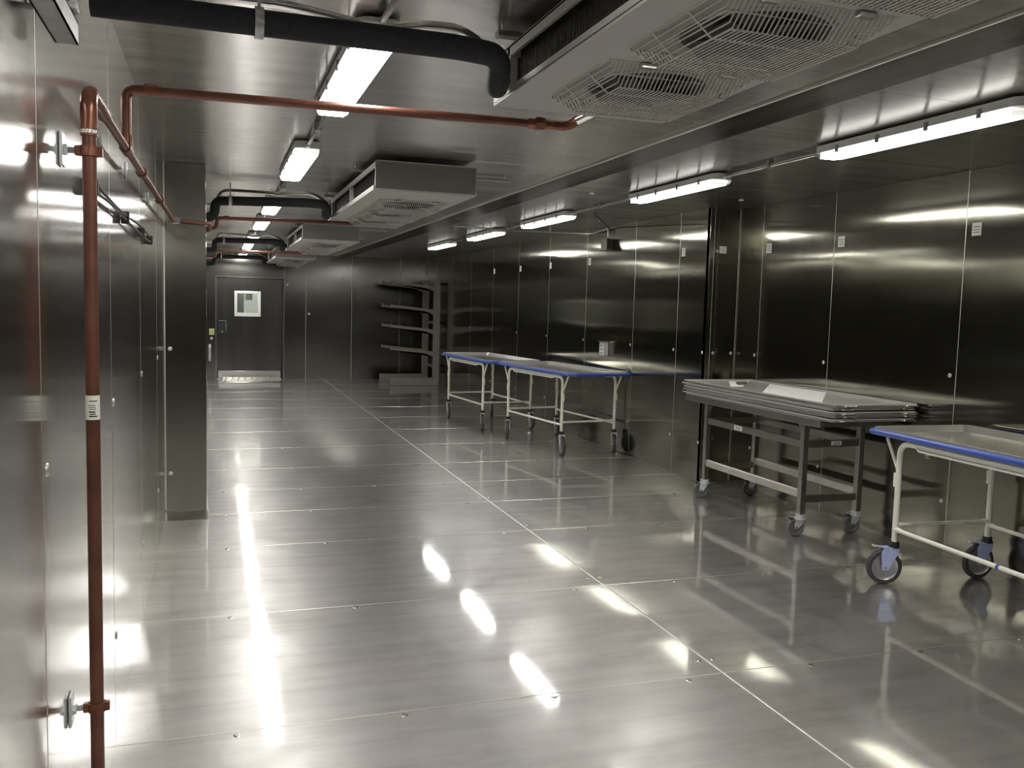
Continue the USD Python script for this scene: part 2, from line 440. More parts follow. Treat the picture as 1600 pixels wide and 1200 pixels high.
# door in the far wall with its square viewing window
door = struct('door_1')
WX0, WX1, WZ0, WZ1 = 0.405, 0.815, 1.262, 1.675
lf = MB()
for a, b in (((DX0, 0.02), (WX0, DZ)), ((WX1, 0.02), (DX1, DZ)), ((WX0, 0.02), (WX1, WZ0)), ((WX0, WZ1), (WX1, DZ))):
    lf.span((a[0], YF - 0.05, a[1]), (b[0], YF + 0.06, b[1]))
leaf = obj('door_leaf', lf, 'steel_door', door, False)
fr = MB()
for a, b in (((DX0 - 0.04, 0), (DX0, DZ + 0.04)), ((DX1, 0), (DX1 + 0.04, DZ + 0.04)), ((DX0, DZ), (DX1, DZ + 0.04))):
    fr.span((a[0], YF - 0.01, a[1]), (b[0], YF + 0.1, b[1]), 0.003)
obj('door_frame', fr, 'steel_strip', door, False)
gk = MB()
for a, b in (((DX1 - 0.012, 0.02), (DX1 + 0.022, DZ + 0.01)), ((DX0, DZ - 0.01), (DX1, DZ + 0.012))):
    gk.span((a[0], YF - 0.058, a[1]), (b[0], YF - 0.02, b[1]), 0.003)
obj('gasket', gk, 'dark_gasket', door, False)
wf = MB()
for a, b in (((WX0 - 0.04, WZ0 - 0.04), (WX0 + 0.012, WZ1 + 0.04)), ((WX1 - 0.012, WZ0 - 0.04), (WX1 + 0.04, WZ1 + 0.04)),
             ((WX0, WZ0 - 0.04), (WX1, WZ0 + 0.03)), ((WX0, WZ1 - 0.012), (WX1, WZ1 + 0.04))):
    wf.span((a[0], YF - 0.075, a[1]), (b[0], YF - 0.045, b[1]), 0.004)
wfr = obj('window_frame', wf, 'white_plastic', door, False, 'white square window frame')
obj('window_pane', MB().span((WX0, YF - 0.062, WZ0), (WX1, YF - 0.057, WZ1)), 'window_glass', wfr, False)
obj('window_pane', MB().span((WX0, YF + 0.04, WZ0), (WX1, YF + 0.045, WZ1)), 'window_glass', wfr, False)
obj('latch_box', MB().span((0.07, YF - 0.075, 0.90), (0.215, YF - 0.045, 1.14), 0.006), 'black_plastic', door, False, 'black recessed latch box')
lb = MB().span((0.072, YF - 0.077, 1.132), (0.215, YF - 0.07, 1.142)).span((0.208, YF - 0.077, 0.93), (0.216, YF - 0.07, 1.142))
obj('latch_trim', lb, 'galvanised', door, False)
obj('latch_knob', MB().lathe([(0, 0.03), (0.018, 0.03), (0.024, 0.02), (0.02, 0)], (0.145, YF - 0.075, 0.925), (0, -1, 0), 16), 'bright_steel', door)
ph = MB()
ph.tube(bend([(-0.085, YF - 0.05, 0.66), (-0.085, YF - 0.16, 0.645), (-0.085, YF - 0.16, 0.385), (-0.085, YF - 0.05, 0.37)], 0.05), 0.028, 12)
obj('pull_handle', ph, 'zinc', door, 40, 'pale metal pull handle')
obj('kick_plate', MB().span((DX0 + 0.02, YF - 0.054, 0.03), (DX1 - 0.03, YF - 0.05, 0.17), 0.001), 'bright_steel', door, False)
fl = MB().span((-0.095, YF - 0.006, 0.855), (0.0, YF - 0.001, 0.975), 0.001)
st = obj('warning_sticker', fl, 'yellow_label', door, False, 'small yellow sticker beside the door')
mk = MB()
for z in (0.885, 0.912, 0.94):
    mk.span((-0.082, YF - 0.0075, z), (-0.015, YF - 0.005, z + 0.008))
obj('sticker_print', mk, 'ink_grey', st, False)
obj('lock_button', MB().lathe([(0, 0.02), (0.022, 0.018), (0.028, 0.0)], (-0.052, YF, 0.79), (0, -1, 0), 16), 'zinc', door)
rm = MB().prism([(0, 0), (0.62, 0), (0.60, 0.012), (0, 0.045)], (DX0 + 0.10, YF - 0.06, 0.0), (0, -1, 0), (0, 0, 1), (1, 0, 0), 1.05)
ramp = obj('threshold_ramp', rm, 'ramp_metal', door, False)
for i in range(9):
    obj('ramp_cleat', MB().bar((DX0 + 0.18 + i * 0.115, YF - 0.10, 0.047), (DX0 + 0.13 + i * 0.115, YF - 0.60, 0.019), 0.02, 0.012), 'bright_steel', ramp, False)

corridor = struct('wall_corridor')
cb = MB()
cb.span((-0.6, 20.6, -0.2), (1.9, 20.65, 2.5)).span((-0.65, YF + 0.1, -0.2), (-0.6, 20.65, 2.5)).span((1.9, YF + 0.1, -0.2), (1.95, 20.65, 2.5)).span((-0.65, YF + 0.1, 2.5), (1.95, 20.65, 2.55))
obj('corridor_wall', cb, 'corridor_paint', corridor, False)
obj('corridor_floor', MB().span((-0.65, YF + 0.1, -0.06), (1.95, 20.65, -0.01)), 'corridor_floor', corridor, False)
obj('corridor_lamp', MB().span((0.5, 18.8, 2.44), (0.8, 20.0, 2.47), 0.01), 'corridor_lamp', corridor, False)
cd = MB().span((0.30, 20.56, 0.0), (0.62, 20.595, 2.0), 0.004)
obj('corridor_door', cd, 'galvanised', corridor, False)
obj('corridor_notice', MB().span((0.66, 20.585, 1.55), (0.80, 20.598, 1.82), 0.002), 'ink_grey', corridor, False)

# ------------------------------------------------------------------ fluorescent lights
LEN = 1.32


def make_light(name, label, loc, group):
    """Sealed batten light, origin on the ceiling over its middle, length along y."""
    t = thing(name, label, 'ceiling light', loc, 0, group)
    w, zl = 0.072, -0.080
    hs = pan([np.column_stack([rrect(2 * w, LEN, 0.045), np.full(32, z)]) for z in (-0.049, -0.012)] + [np.column_stack([rrect(2 * w - 0.04, LEN - 0.05, 0.035), np.full(32, z)]) for z in (-0.005,)])
    obj('housing', hs, 'light_housing', t)
    sec = [np.column_stack([rrect(2 * w * q, LEN - 0.09 - d, 0.03), np.full(32, z)]) for q, d, z in ((0.55, 0.08, zl), (0.90, 0.02, zl + 0.004), (0.95, 0.01, zl + 0.008), (1.0, 0.0, -0.047))]
    ln = obj('lens', pan(sec[:2]), 'lamp_lens', t)
    obj('lens_rim', pan(sec[1:]), 'lens_side', ln)
    for s in (-1, 1):
        e = MB().prism([(0, 0), (0.045, 0.0), (0.020, -0.020), (0, -0.026)], (-w * 0.8, s * (LEN / 2 - 0.045), -0.053), (0, s, 0), (0, 0, 1), (1, 0, 0), w * 1.6)
        obj('end_cap', e, 'clear_end', t, False)
        for y in (-0.46, -0.16, 0.16, 0.46):
            c = MB().span((s * (w - 0.002), y - 0.012, -0.066), (s * (w + 0.006), y + 0.012, -0.028), 0.002)
            obj('clip', c, 'galvanised', t, False)
    for y in (-0.40, 0.40):
        obj('mounting_block', MB().span((-0.03, y - 0.05, -0.012), (0.03, y + 0.05, 0.0)), 'galvanised', t, False)
    return t


LX, RX = 0.510, 3.187
ly = [-1.3, 1.1, 3.59, 5.94, 8.6, 10.64, 13.09, 15.05, 17.32]
ry = [-1.3, 1.05, 3.52, 5.85, 8.5, 10.65, 12.88]
light0 = None
for row, X, ys in (('left', LX, ly), ('right', RX, ry)):
    for i, y in enumerate(ys):
        if i == 0:
            lab = f'lit sealed fluorescent light behind the camera in the {row} row, out of the picture'
        elif i == 1:
            lab = f'lit sealed fluorescent light just above the camera in the {row} row, out at the top'
        else:
            lab = f'{ORD[i-2]} lit white batten light of the {row} ceiling row, counting from the camera'
            if row == 'left' and i == 2: lab = 'largest lit batten light, in the left row beside the near cooling unit'
            if row == 'right' and i == 2: lab = 'long lit batten light in the top right corner over the near trolley'
        grp = f'batten lights of the {row} ceiling row'
        if light0 is None:
            light0 = make_light('batten_light', lab, (X, y, ZC), grp)
        else:
            copy_thing(light0, 'batten_light', lab, (X, y, ZC), 0, grp)
    ends = [y + s * (LEN / 2 - 0.01) for y in ys for s in (-1, 1)][1:-1]
    for i in range(0, len(ends), 2):
        a, b = ends[i], ends[i + 1]
        na = 'rearmost' if i == 0 else 'overhead' if i == 2 else ORD[i // 2 - 2]
        nb = 'overhead' if i == 0 else ORD[i // 2 - 1]
        t = thing('light_conduit', f'thin grey conduit in the {row} ceiling row between its {na} and {nb} batten lights', 'conduit', (X, (a + b) / 2, ZC - 0.034), 0, f'conduits between the lights of the {row} row')
        h = (b - a) / 2
        obj('tube', MB().cyl((0, -h, 0), (0, h, 0), 0.0105, n=10), 'conduit_metal', t)
        for s in (-1, 1):
            obj('coupling', MB().cyl((0, s * (h - 0.045), 0), (0, s * h, 0), 0.016, n=12), 'zinc', t)
        obj('saddle', MB().span((-0.018, -0.015, -0.014), (0.018, 0.015, 0.034), 0.003), 'galvanised', t, False)

# ------------------------------------------------------------------ evaporators under the ceiling
EL, EW, EZ0, EZ1 = 2.33, 0.665, 2.235, 2.42
EX = 0.935


def make_evaporator(label, y1):
    """Flat cooling unit; origin at the far left bottom corner of its pan, running towards the camera."""
    t = thing('evaporator_unit', label, 'cooling unit', (EX, y1, EZ0), 0, 'ceiling cooling units')
    h = EZ1 - EZ0
    # pan with an upturned lip on the intake side
    pn = MB().span((0, -EL, 0), (EW, 0, 0.012), 0.002).span((0, -EL, 0.006), (0.006, 0, 0.030), 0.001).span((EW - 0.006, -EL, 0), (EW, 0, 0.036), 0.001)
    obj('drip_pan', pn, 'casing_paint', t, False)
    cs = MB().span((0.02, -EL, h - 0.012), (EW, 0, h), 0.002).span((EW - 0.02, -EL, 0.012), (EW - 0.008, 0, h - 0.012))
    cs.span((0.02, -EL, h - 0.036), (0.034, 0, h - 0.002), 0.002)
    obj('casing', cs, 'casing_paint', t, False)
    for y in (-EL + 0.006, -0.006):
        obj('end_panel', MB().span((0.01, y - 0.006, 0.012), (EW - 0.004, y + 0.006, h - 0.004), 0.002), 'casing_metal', t, False)
    obj('coil_block', MB().span((0.075, -EL + 0.02, 0.014), (0.20, -0.10, h - 0.014)), 'coil_dark', t, False)
    fins = MB()
    for y in np.arange(-EL + 0.03, -0.12, 0.014):
        fins.box((0.066, y + RNG.uniform(-.003, .003), h / 2), (0.026, 0.0012, h - 0.032))
    tag(obj('coil_fin', fins, 'fin_metal', t, False), kind='stuff')
    for y in (-0.10, -EL + 0.02, -EL / 2):
        obj('corner_post', MB().span((0.02, y - 0.012, 0.012), (0.05, y + 0.012, h - 0.004), 0.002), 'casing_paint', t, False)
    for k in range(3):
        yc = -0.47 - 0.59 * k
        xc, G, D, I = 0.36, 0.48, 0.058, 0.35
        # opening ring, fan and hub above the guard
        rg = obj('fan_ring', MB().lathe([(0.185, -0.002), (0.198, -0.008), (0.205, -0.002), (0.205, 0.001)], (xc, yc, 0), (0, 0, 1), 40), 'casing_paint', t)
        obj('fan_opening', MB().cyl((xc, yc, -0.0035), (xc, yc, -0.0005), 0.187, n=40), 'fan_black', t)
        fan = MB().cyl((xc, yc, -0.034), (xc, yc, -0.004), 0.055, n=20)
        for j in range(5):
            a = j * 2 * math.pi / 5 + k
            c, s = math.cos(a), math.sin(a)
            fan.add([(xc + r * math.cos(a + w), yc + r * math.sin(a + w), zz) for r, w, zz in ((.05, -.35, -.028), (.17, -.30, -.030), (.17, .28, -.010), (.05, .35, -.012), (.05, -.35, -.026), (.17, -.30, -.028), (.17, .28, -.008), (.05, .35, -.010))],
                    [[0, 2, 1], [0, 3, 2], [4, 5, 6], [4, 6, 7], [0, 1, 5], [0, 5, 4], [1, 2, 6], [1, 6, 5], [2, 3, 7], [2, 7, 6], [3, 0, 4], [3, 4, 7]])
        obj('fan', fan, 'fan_black', t)
        gd = MB()
        o, i_ = G / 2, I / 2
        n = 37
        for q in np.linspace(-1, 1, n):
            # wires run along y, down the bevelled sides and over the flat middle
            y_in = i_ * (1 if abs(q * o) < i_ else 1)
            dx = q * o
            z = -D if abs(dx) <= i_ else -D * (o - abs(dx)) / (o - i_)
            ye = i_ + (o - i_) * (1 - z / -D) if z > -D else i_
            if z < -0.004:
                gd.tube([(xc + dx, yc - o, -0.001), (xc + dx, yc - ye if z > -D else yc - i_, z), (xc + dx, yc + ye if z > -D else yc + i_, z), (xc + dx, yc + o, -0.001)] if z <= -D + 1e-6 else
                        [(xc + dx, yc - o, -0.001), (xc + dx, yc - o + (o - i_) * (z / -D), z), (xc + dx, yc + o - (o - i_) * (z / -D), z), (xc + dx, yc + o, -0.001)], 0.0023, 5)
        wires = obj('fan_guard', gd, 'guard_wire', t, 60)
        rb = MB()
        for zz, ss in ((-0.001, o), (-D / 2, (o + i_) / 2), (-D, i_)):
            rb.tube([(xc - ss, yc - ss, zz), (xc + ss, yc - ss, zz), (xc + ss, yc + ss, zz), (xc - ss, yc + ss, zz)], 0.003, 6, closed=True)
        for yy in (-0.09, 0.09):
            rb.tube([(xc - o, yc + yy, -0.001), (xc - i_, yc + yy, -D + .003), (xc + i_, yc + yy, -D + .003), (xc + o, yc + yy, -0.001)], 0.003, 6)
        obj('guard_frame', rb, 'guard_wire', wires, 60)
        for sx in (-0.12, 0.14):
            obj('guard_clip', MB().box((xc + sx, yc - o - 0.004, -0.008), (0.05, 0.024, 0.014), 0.004), 'bright_steel', wires, False)
    for y in (-0.18, -1.78):
        obj('hanger_rail', MB().span((-0.05, y - 0.02, h), (1.08, y + 0.02, h + 0.018), 0.002), 'galvanised', t, False)
        for x in (-0.03, 1.03):
            obj('hanger_rod', MB().cyl((x, y, h + 0.005), (x, y, ZC - EZ0), 0.005, n=8), 'zinc', t)
    return t


ev_labels = ['large pale cooling unit with wire fan guards overhead in the foreground', 'second cooling unit from the camera, hanging in mid room with a clear front panel',
             'third cooling unit from the camera, between two copper branch pipes', 'farthest cooling unit, above the door end of the room']
ev_y = [3.06, 7.89, 12.72, 17.3]
ev0 = make_evaporator(ev_labels[0], ev_y[0])
for i in (1, 2, 3):
    copy_thing(ev0, 'evaporator_unit', ev_labels[i], (EX, ev_y[i], EZ0), 0, 'ceiling cooling units')

# insulated suction lines, grey wavy conduits and copper drains, one of each per unit
for i, y1 in enumerate(ev_y):
    y = y1 - 0.42 if i == 0 else y1 - 0.75
    who = ['nearest', 'second', 'third', 'farthest'][i]
    t = thing('insulated_pipe', f'black foam insulated pipe crossing the ceiling to the {who} cooling unit', 'pipe', (0, y, 2.30), 0, 'black insulated pipes')
    xl = XL + 0.02 if i == 0 else 0.005
    yo = 0.0 if i == 0 else 0.25
    pts = [(xl, yo, 0), (0.70, 0, 0), (0.835, 0.02, -0.005), (0.842, 0.09, -0.085), (0.905, y1 - y - 0.16, -0.015)]
    if i: pts = [(XL + 0.002, yo, -0.13), (xl, yo, -0.13)] + pts
    obj('insulation', MB().tube(bend(pts, 0.075, 8), 0.036, 16), 'black_foam', t)
    obj('pipe_clamp', MB().lathe([(0.043, -0.012), (0.043, 0.012), (0.036, 0.012), (0.036, -0.012), (0.043, -0.012)], (0.12, yo * 0.8, 0), (1, 0, 0), 20), 'galvanised', t)
    obj('clamp_rod', MB().cyl((0.12, yo * 0.8, 0.04), (0.12, yo * 0.8, 0.14), 0.005, n=8), 'zinc', t)
    t = thing('flexible_conduit', f'thin wavy silver conduit above the black pipe to the {who} cooling unit', 'conduit', (0, y + 0.10, 2.375), 0, 'wavy silver conduits')
    c = ([(XL + 0.002, yo, -0.10)] if i else []) + [(xl + 0.0, yo, -0.10 if i else 0), (xl + 0.05, yo, 0.02), (0.2, yo * .7, 0.015), (0.42, 0.04, 0.0), (0.50, 0.02, -0.012), (0.60, 0.0, 0.008), (0.72, 0.0, 0.012), (0.80, 0.02, -0.02), (0.86, 0.08, -0.055), (0.915, y1 - y - 0.25, -0.075)]
    obj('tube', MB().tube(bend(c, 0.06, 5), 0.0145, 12), 'conduit_metal', t)
    obj('gland', MB().cyl((0.895, y1 - y - 0.27, -0.066), (0.935, y1 - y - 0.25, -0.078), 0.017, n=12), 'zinc', t)
    if i < 3:
        lab = ['copper drain pipe crossing below the near light to the large cooling unit', 'copper drain pipe crossing the ceiling behind the column to the second cooling unit', 'thin copper drain pipe crossing the ceiling in front of the farthest cooling unit'][i]
        yd = (3.16, 7.72, 12.82)[i]
        x0 = -0.267 if i == 0 else 0.02
        t = thing('copper_drain', lab, 'pipe', (0, yd, 2.20), 0, 'copper drain branches')
        z0 = -0.175 if i == 0 else -0.09
        obj('drop_pipe', MB().tube(bend(([(XL + 0.002, 0, z0)] if i else []) + [(x0, 0, z0), (x0, 0, -0.005), (x0 + 0.07, 0, -0.004)], 0.05, 8), 0.0165, 14), 'copper', t)
        obj('cross_pipe', MB().cyl((x0 + 0.06, 0, -0.004), (1.17, 0, 0.012), 0.0155, n=14), 'copper', t)
        for x in (x0 + 0.075, 1.12):
            obj('coupling', MB().cyl((x - 0.022, 0, -0.001 + 0.012 * (x > 1)), (x + 0.022, 0, -0.001 + 0.012 * (x > 1)), 0.020, n=14), 'copper_fitting', t)
        obj('union_nut', MB().lathe([(0.0, -0.018), (0.024, -0.018), (0.026, 0), (0.024, 0.018), (0, 0.018)], (1.145, 0, 0.012), (1, 0, 0), 6), 'copper_fitting', t, False)
        obj('outlet_elbow', MB().tube(bend([(1.165, 0, 0.012), (1.26, 0, 0.012), (1.30, -0.04, 0.045)], 0.04), 0.018, 12), 'copper_fitting', t)
        obj('threaded_outlet', MB().cyl((1.285, -0.022, 0.032), (1.335, -0.10, 0.062), 0.019, n=12), 'bright_steel', t)

# copper riser on the left wall with its long run to the column
PX, PY = -0.267, 2.24
t = thing('copper_riser', 'tall vertical copper pipe on the left wall that turns and runs to the column', 'pipe', (PX, PY, 0.0))
obj('riser_pipe', MB().cyl((0, 0, 0.02), (0, 0, 1.90), 0.0152, n=18), 'copper', t)
for z in (1.905,):
    obj('elbow', MB().tube(bend([(0, 0, 1.89), (0, 0, 1.99), (0, 0.12, 1.993)], 0.05, 9), 0.0185, 16), 'copper_fitting', t)
obj('solder_ring', MB().cyl((0, 0, 1.895), (0, 0, 1.903), 0.0192, n=18), 'bright_steel', t)
obj('reducer', MB().tube([(0, 0.10, 1.993), (0, 0.30, 1.995), (0, 0.325, 1.996)], [0.0185, 0.0185, 0.013], 16), 'copper_fitting', t)
obj('run_pipe', MB().cyl((0, 0.30, 1.995), (0, 4.31, 2.062), 0.0125, n=14), 'copper', t)
obj('run_pipe', MB().tube(bend([(0, 4.29, 2.062), (0.02, 4.312, 2.062), (0.225, 4.312, 2.052), (0.238, 4.34, 2.05), (0.238, 4.92, 2.05), (-0.058, 4.92, 2.05)], 0.02, 6), 0.0125, 14), 'copper', t)
obj('tee_fitting', MB().cyl((0, 0.86, 2.004), (0, 0.98, 2.006), 0.0175, n=14).cyl((0, 0.92, 2.0), (0, 0.92, 2.05), 0.0185, n=14), 'copper_fitting', t)
for y, z in ((1.55, 2.016), (2.75, 2.036)):
    c = MB().lathe([(0.0128, -0.012), (0.021, -0.012), (0.021, 0.012), (0.0128, 0.012)], (0, y, z), (0, 1, 0), 16)
    cl = obj('pipe_clamp', c, 'copper_fitting', t)
    obj('clamp_rod', MB().cyl((-0.018, y, z), (-0.055, y, z), 0.006, n=8), 'zinc', cl)
    obj('base_plate', MB().box((-0.056, y, z), (0.008, 0.035, 0.07), 0.002), 'zinc', cl, False)
obj('strap_end', MB().box((0.02, 4.312, 2.062), (0.05, 0.034, 0.045), 0.004), 'bright_steel', t, False)
for z in (1.856, 0.557):
    c = MB().lathe([(0.0153, -0.011), (0.020, -0.011), (0.020, 0.011), (0.0153, 0.011)], (0, 0, z), (0, 0, 1), 18)
    c.box((0.021, 0, z), (0.014, 0.014, 0.022), 0.002).box((-0.022, 0, z), (0.016, 0.016, 0.022), 0.002)
    cl = obj('pipe_clamp', c, 'copper_fitting', t)
    obj('clamp_rod', MB().cyl((-0.026, 0, z), (-0.056, 0, z), 0.0068, n=10), 'galvanised', cl)
    obj('base_plate', MB().box((-0.0555, 0, z), (0.007, 0.05, 0.075), 0.0025), 'zinc', cl, False)
    obj('lock_nut', MB().lathe([(0, 0), (0.013, 0), (0.013, 0.008), (0, 0.008)], (-0.052, 0, z), (1, 0, 0), 6), 'zinc', cl, False)
# paper sticker wrapped round the riser, facing the camera
ang0 = math.atan2(-PY, -PX)


def wrap(z0, z1, a0, a1, r, n=14):
    a = ang0 + np.linspace(a0, a1, n)
    v, f = [], []
    for q in a:
        for rr in (r, r - 0.0006):
            for z in (z0, z1):
                v.append((rr * math.cos(q), rr * math.sin(q), z))
    for k in range(n - 1):
        b, c = 4 * k, 4 * k + 4
        f += [[b, c, c + 1], [b, c + 1, b + 1], [b + 2, c + 3, c + 2], [b + 2, b + 3, c + 3], [b + 1, c + 1, c + 3], [b + 1, c + 3, b + 3], [b, c + 2, c], [b, b + 2, c + 2]]
    f += [[0, 1, 3], [0, 3, 2], [4 * n - 4, 4 * n - 1, 4 * n - 3], [4 * n - 4, 4 * n - 2, 4 * n - 1]]
    return MB().add(v, f)


sk = obj('sticker', wrap(1.2465, 1.303, -1.35, 1.2, 0.0160), 'paper_label', t, 60, 'white printed paper sticker')
for z, hh, a, b, m in ((1.2885, .003, -.5, .6, 'ink_grey'), (1.2795, .002, -.6, .35, 'ink_grey'), (1.275, .002, -.55, .35, 'ink_grey'), (1.2705, .002, -.55, .4, 'ink_grey'), (1.2635, .003, -.55, .3, 'ink'), (1.2585, .0025, -.45, .35, 'ink'), (1.2535, .0028, -.55, .6, 'ink')):
    obj('sticker_print', wrap(z, z + hh, a, b, 0.0163, 8), m, sk, 60)

# steel strut rail at the top left
t = thing('strut_channel', 'dark grey steel strut rail along the top of the left wall', 'channel', (-0.27, 0.9, 2.015))
ch = MB().span((-0.02, -1.05, 0), (0.021, 1.05, 0.003)).span((-0.02, -1.05, 0), (-0.017, 1.05, 0.041)).span((0.018, -1.05, 0), (0.021, 1.05, 0.041)).span((-0.02, -1.05, 0.038), (-0.009, 1.05, 0.041)).span((0.01, -1.05, 0.038), (0.021, 1.05, 0.041))
obj('channel', ch, 'galvanised', t, False)
b_ = MB().cyl((-0.054, 0.98, 0.055), (0.03, 0.98, 0.055), 0.006, n=10).lathe([(0, 0), (0.014, 0), (0.014, 0.01), (0, 0.01)], (0.018, 0.98, 0.055), (1, 0, 0), 6).box((0.005, 0.98, 0.047), (0.05, 0.04, 0.008), 0.001)
obj('bolt', b_, 'zinc', t, False)

# twin black sensor tubes clipped to the left wall
t = thing('sensor_tube', 'pair of thin black sensor tubes clipped along the left wall behind the riser', 'cable', (-0.305, 2.64, 1.822))
tb = MB()
for s in (-1, 1):
    pth = [(0, 0.02, 0.02 + s * 0.006)] + [(0.002 * math.sin(q * 5), q, s * 0.011 - 0.012 * math.sin(q / 2.25 * math.pi * 2) * s * 0.6) for q in np.linspace(0.1, 2.2, 14)] + [(0, 2.26, -0.004)]
    obj('tube', MB().tube(pth, 0.0042, 6), 'black_rubber', t)
for q in (0.02, 0.95, 1.72, 2.25):
    obj('clip', MB().box((-0.006, q, 0), (0.03, 0.02, 0.045), 0.003), 'black_plastic', t, False)

# ------------------------------------------------------------------ things on the right wall
lab_y = [(XR1, 4.378 * .993), (XR1, 5.60), (XR1, 6.52), (XR2, 7.432), (XR2, 9.63), (XR2, 10.904), (XR2, 12.106), (XR2, 13.365)]
for i, (X, y) in enumerate(lab_y):
    t = thing('panel_label', f'{ORD[i]} white paper label from the camera, high beside a seam of the right wall', 'label', (X, y, 2.09), 0, 'white labels on the right wall')
    obj('paper', MB().span((-0.0012, -0.036, -0.04), (0, 0.036, 0.04)), 'paper_label', t, False)
    pr = MB()
    for z in (-0.022, -0.006, 0.012):
        pr.span((-0.0017, -0.026, z), (-0.001, 0.024, z + 0.005))
    obj('print', pr, 'ink_grey', t, False)
t = thing('panel_label', 'white paper label on the narrow end face where the right wall steps out', 'label', (4.30, 6.97, 2.09), 0, 'white labels on the right wall')
obj('paper', MB().span((-0.036, -0.0012, -0.03), (0.036, 0, 0.035)), 'paper_label', t, False)

t = thing('outlet_box', 'grey weatherproof socket box on the dark right wall above the trolleys', 'outlet', (XR2, 9.075, 1.10))
obj('body', MB().span((-0.05, -0.058, -0.078), (0, 0.058, 0.078), 0.006), 'outlet_grey', t, False)
cv = obj('cover', MB().span((-0.062, -0.06, -0.07), (-0.048, 0.06, 0.072), 0.004), 'outlet_grey', t, False)
for z in (-0.045, -0.003, 0.036):
    obj('cover_recess', MB().span((-0.0635, -0.03, z - 0.012), (-0.0615, 0.03, z + 0.006)), 'ink_grey', cv, False)
obj('rain_hood', MB().span((-0.085, -0.066, 0.076), (0, 0.066, 0.086), 0.003), 'bright_steel', t, False)

t = thing('junction_box', 'dark brown junction box high on the right wall under a ceiling conduit', 'junction box', (XR2, 9.05, 2.25))
obj('body', MB().span((-0.08, -0.075, -0.06), (0, 0.075, 0.06), 0.008), 'box_brown', t, False)
obj('lid', MB().span((-0.09, -0.08, -0.066), (-0.078, 0.08, 0.066), 0.004), 'box_brown', t, False)
obj('side_gland', MB().cyl((-0.04, 0.075, -0.01), (-0.04, 0.12, -0.01), 0.014, n=12).cyl((-0.04, 0.11, -0.05), (-0.04, 0.11, 0.02), 0.012, n=10), 'white_plastic', t)
t = thing('box_conduit', 'grey conduit along the ceiling and right wall corner to the junction box', 'conduit', (XR2, 9.05, ZC))
obj('tube', MB().tube(bend([(-0.04, 0, -0.12), (-0.04, 0, -0.035), (-0.04, 0.46, -0.056), (-0.20, 0.52, -0.056), (-0.95, 0.60, -0.056), (-1.15, 0.57, -0.056), (-1.66, 0.52, -0.056)], 0.06), 0.010, 10), 'conduit_metal', t)
obj('tube', MB().tube(bend([(-0.04, -0.02, -0.04), (-0.06, -0.03, -0.022), (-0.80, -1.30, -0.022), (-0.965, -1.70, -0.03)], 0.05), 0.010, 10), 'conduit_metal', t)
for x, y in ((-0.5, 0.552), (-0.43, -0.66)):
    obj('saddle', MB().box((x, y, -0.032 if y > 0 else -0.016), (0.03, 0.045, 0.064 if y > 0 else 0.032), 0.003), 'galvanised', t, False)


# ------------------------------------------------------------------ trolleys with blue bumpers
def caster(parent, x, y, ang, H, R, W, tyre, hub, fork, brake=True, stem=0.02):
    """Swivel caster under (x, y); ang = direction in which the wheel trails."""
    t = np.array([math.cos(ang), math.sin(ang), 0.0])
    ax = np.array([-t[1], t[0], 0.0])
    s = np.array([x, y, 0.0])
    z = np.array([0, 0, 1.0])
    c = s + t * R * 0.52 + z * R
    body = MB().cyl(s + z * (H - 0.028), s + z * H, stem * 1.35, n=18).cyl(s + z * (H - 0.036), s + z * (H - 0.026), stem * 1.6, n=18)
    root = obj('caster', body, 'black_plastic' if stem < 0.024 else fork, parent)
    fk = MB()
    top = H - 0.036
    for q in (-1, 1):
        o = s + ax * q * (W / 2 + 0.008) - ax * 0.0015
        w0, w1 = R * 0.36, R * 0.17
        ct = R * 0.52
        poly = [(-w0 * 0.6, top), (-w0 * 0.6, top - 0.02), (ct - w1, R * 0.86), (ct + w1, R * 0.86), (ct + w0 * 0.75, top - 0.03), (ct + w0 * 0.4, top)]
        fk.prism(poly[::-1], o, t, z, ax, 0.003)
    fk.box(s + t * R * 0.2 + z * (top + 0.002), (R * 0.9, W + 0.02, 0.004), 0.001, np.stack([t, ax, z], 1))
    obj('fork', fk, fork, root, False)
    obj('tyre', MB().lathe([(R * 0.74, -W / 2), (R * 0.93, -W / 2), (R, -W * 0.28), (R, W * 0.28), (R * 0.93, W / 2), (R * 0.74, W / 2), (R * 0.74, -W / 2)], c, ax, 36), tyre, root, 35)
    hb = MB().lathe([(0.0, -W * 0.5), (R * 0.16, -W * 0.5), (R * 0.2, -W * 0.22), (R * 0.6, -W * 0.26), (R * 0.75, -W * 0.52), (R * 0.75, W * 0.52), (R * 0.6, W * 0.26), (R * 0.2, W * 0.22), (R * 0.16, W * 0.5), (0, W * 0.5)], c, ax, 32)
    hb.cyl(c - ax * (W / 2 + 0.014), c + ax * (W / 2 + 0.014), 0.008, n=10)
    obj('hub', hb, hub, root, 35)
    if brake:
        b = MB().bar(s + t * R * 0.55 + z * (top + 0.0), s + t * R * 1.15 + z * (top + 0.008), 0.022, 0.007).bar(s + t * R * 1.15 + z * (top + 0.008) - ax * 0.018, s + t * R * 1.15 + z * (top + 0.008) + ax * 0.018, 0.016, 0.009)
        obj('brake_pedal', b, 'zinc' if hub != 'grey_rubber' else 'black_plastic', root, False)


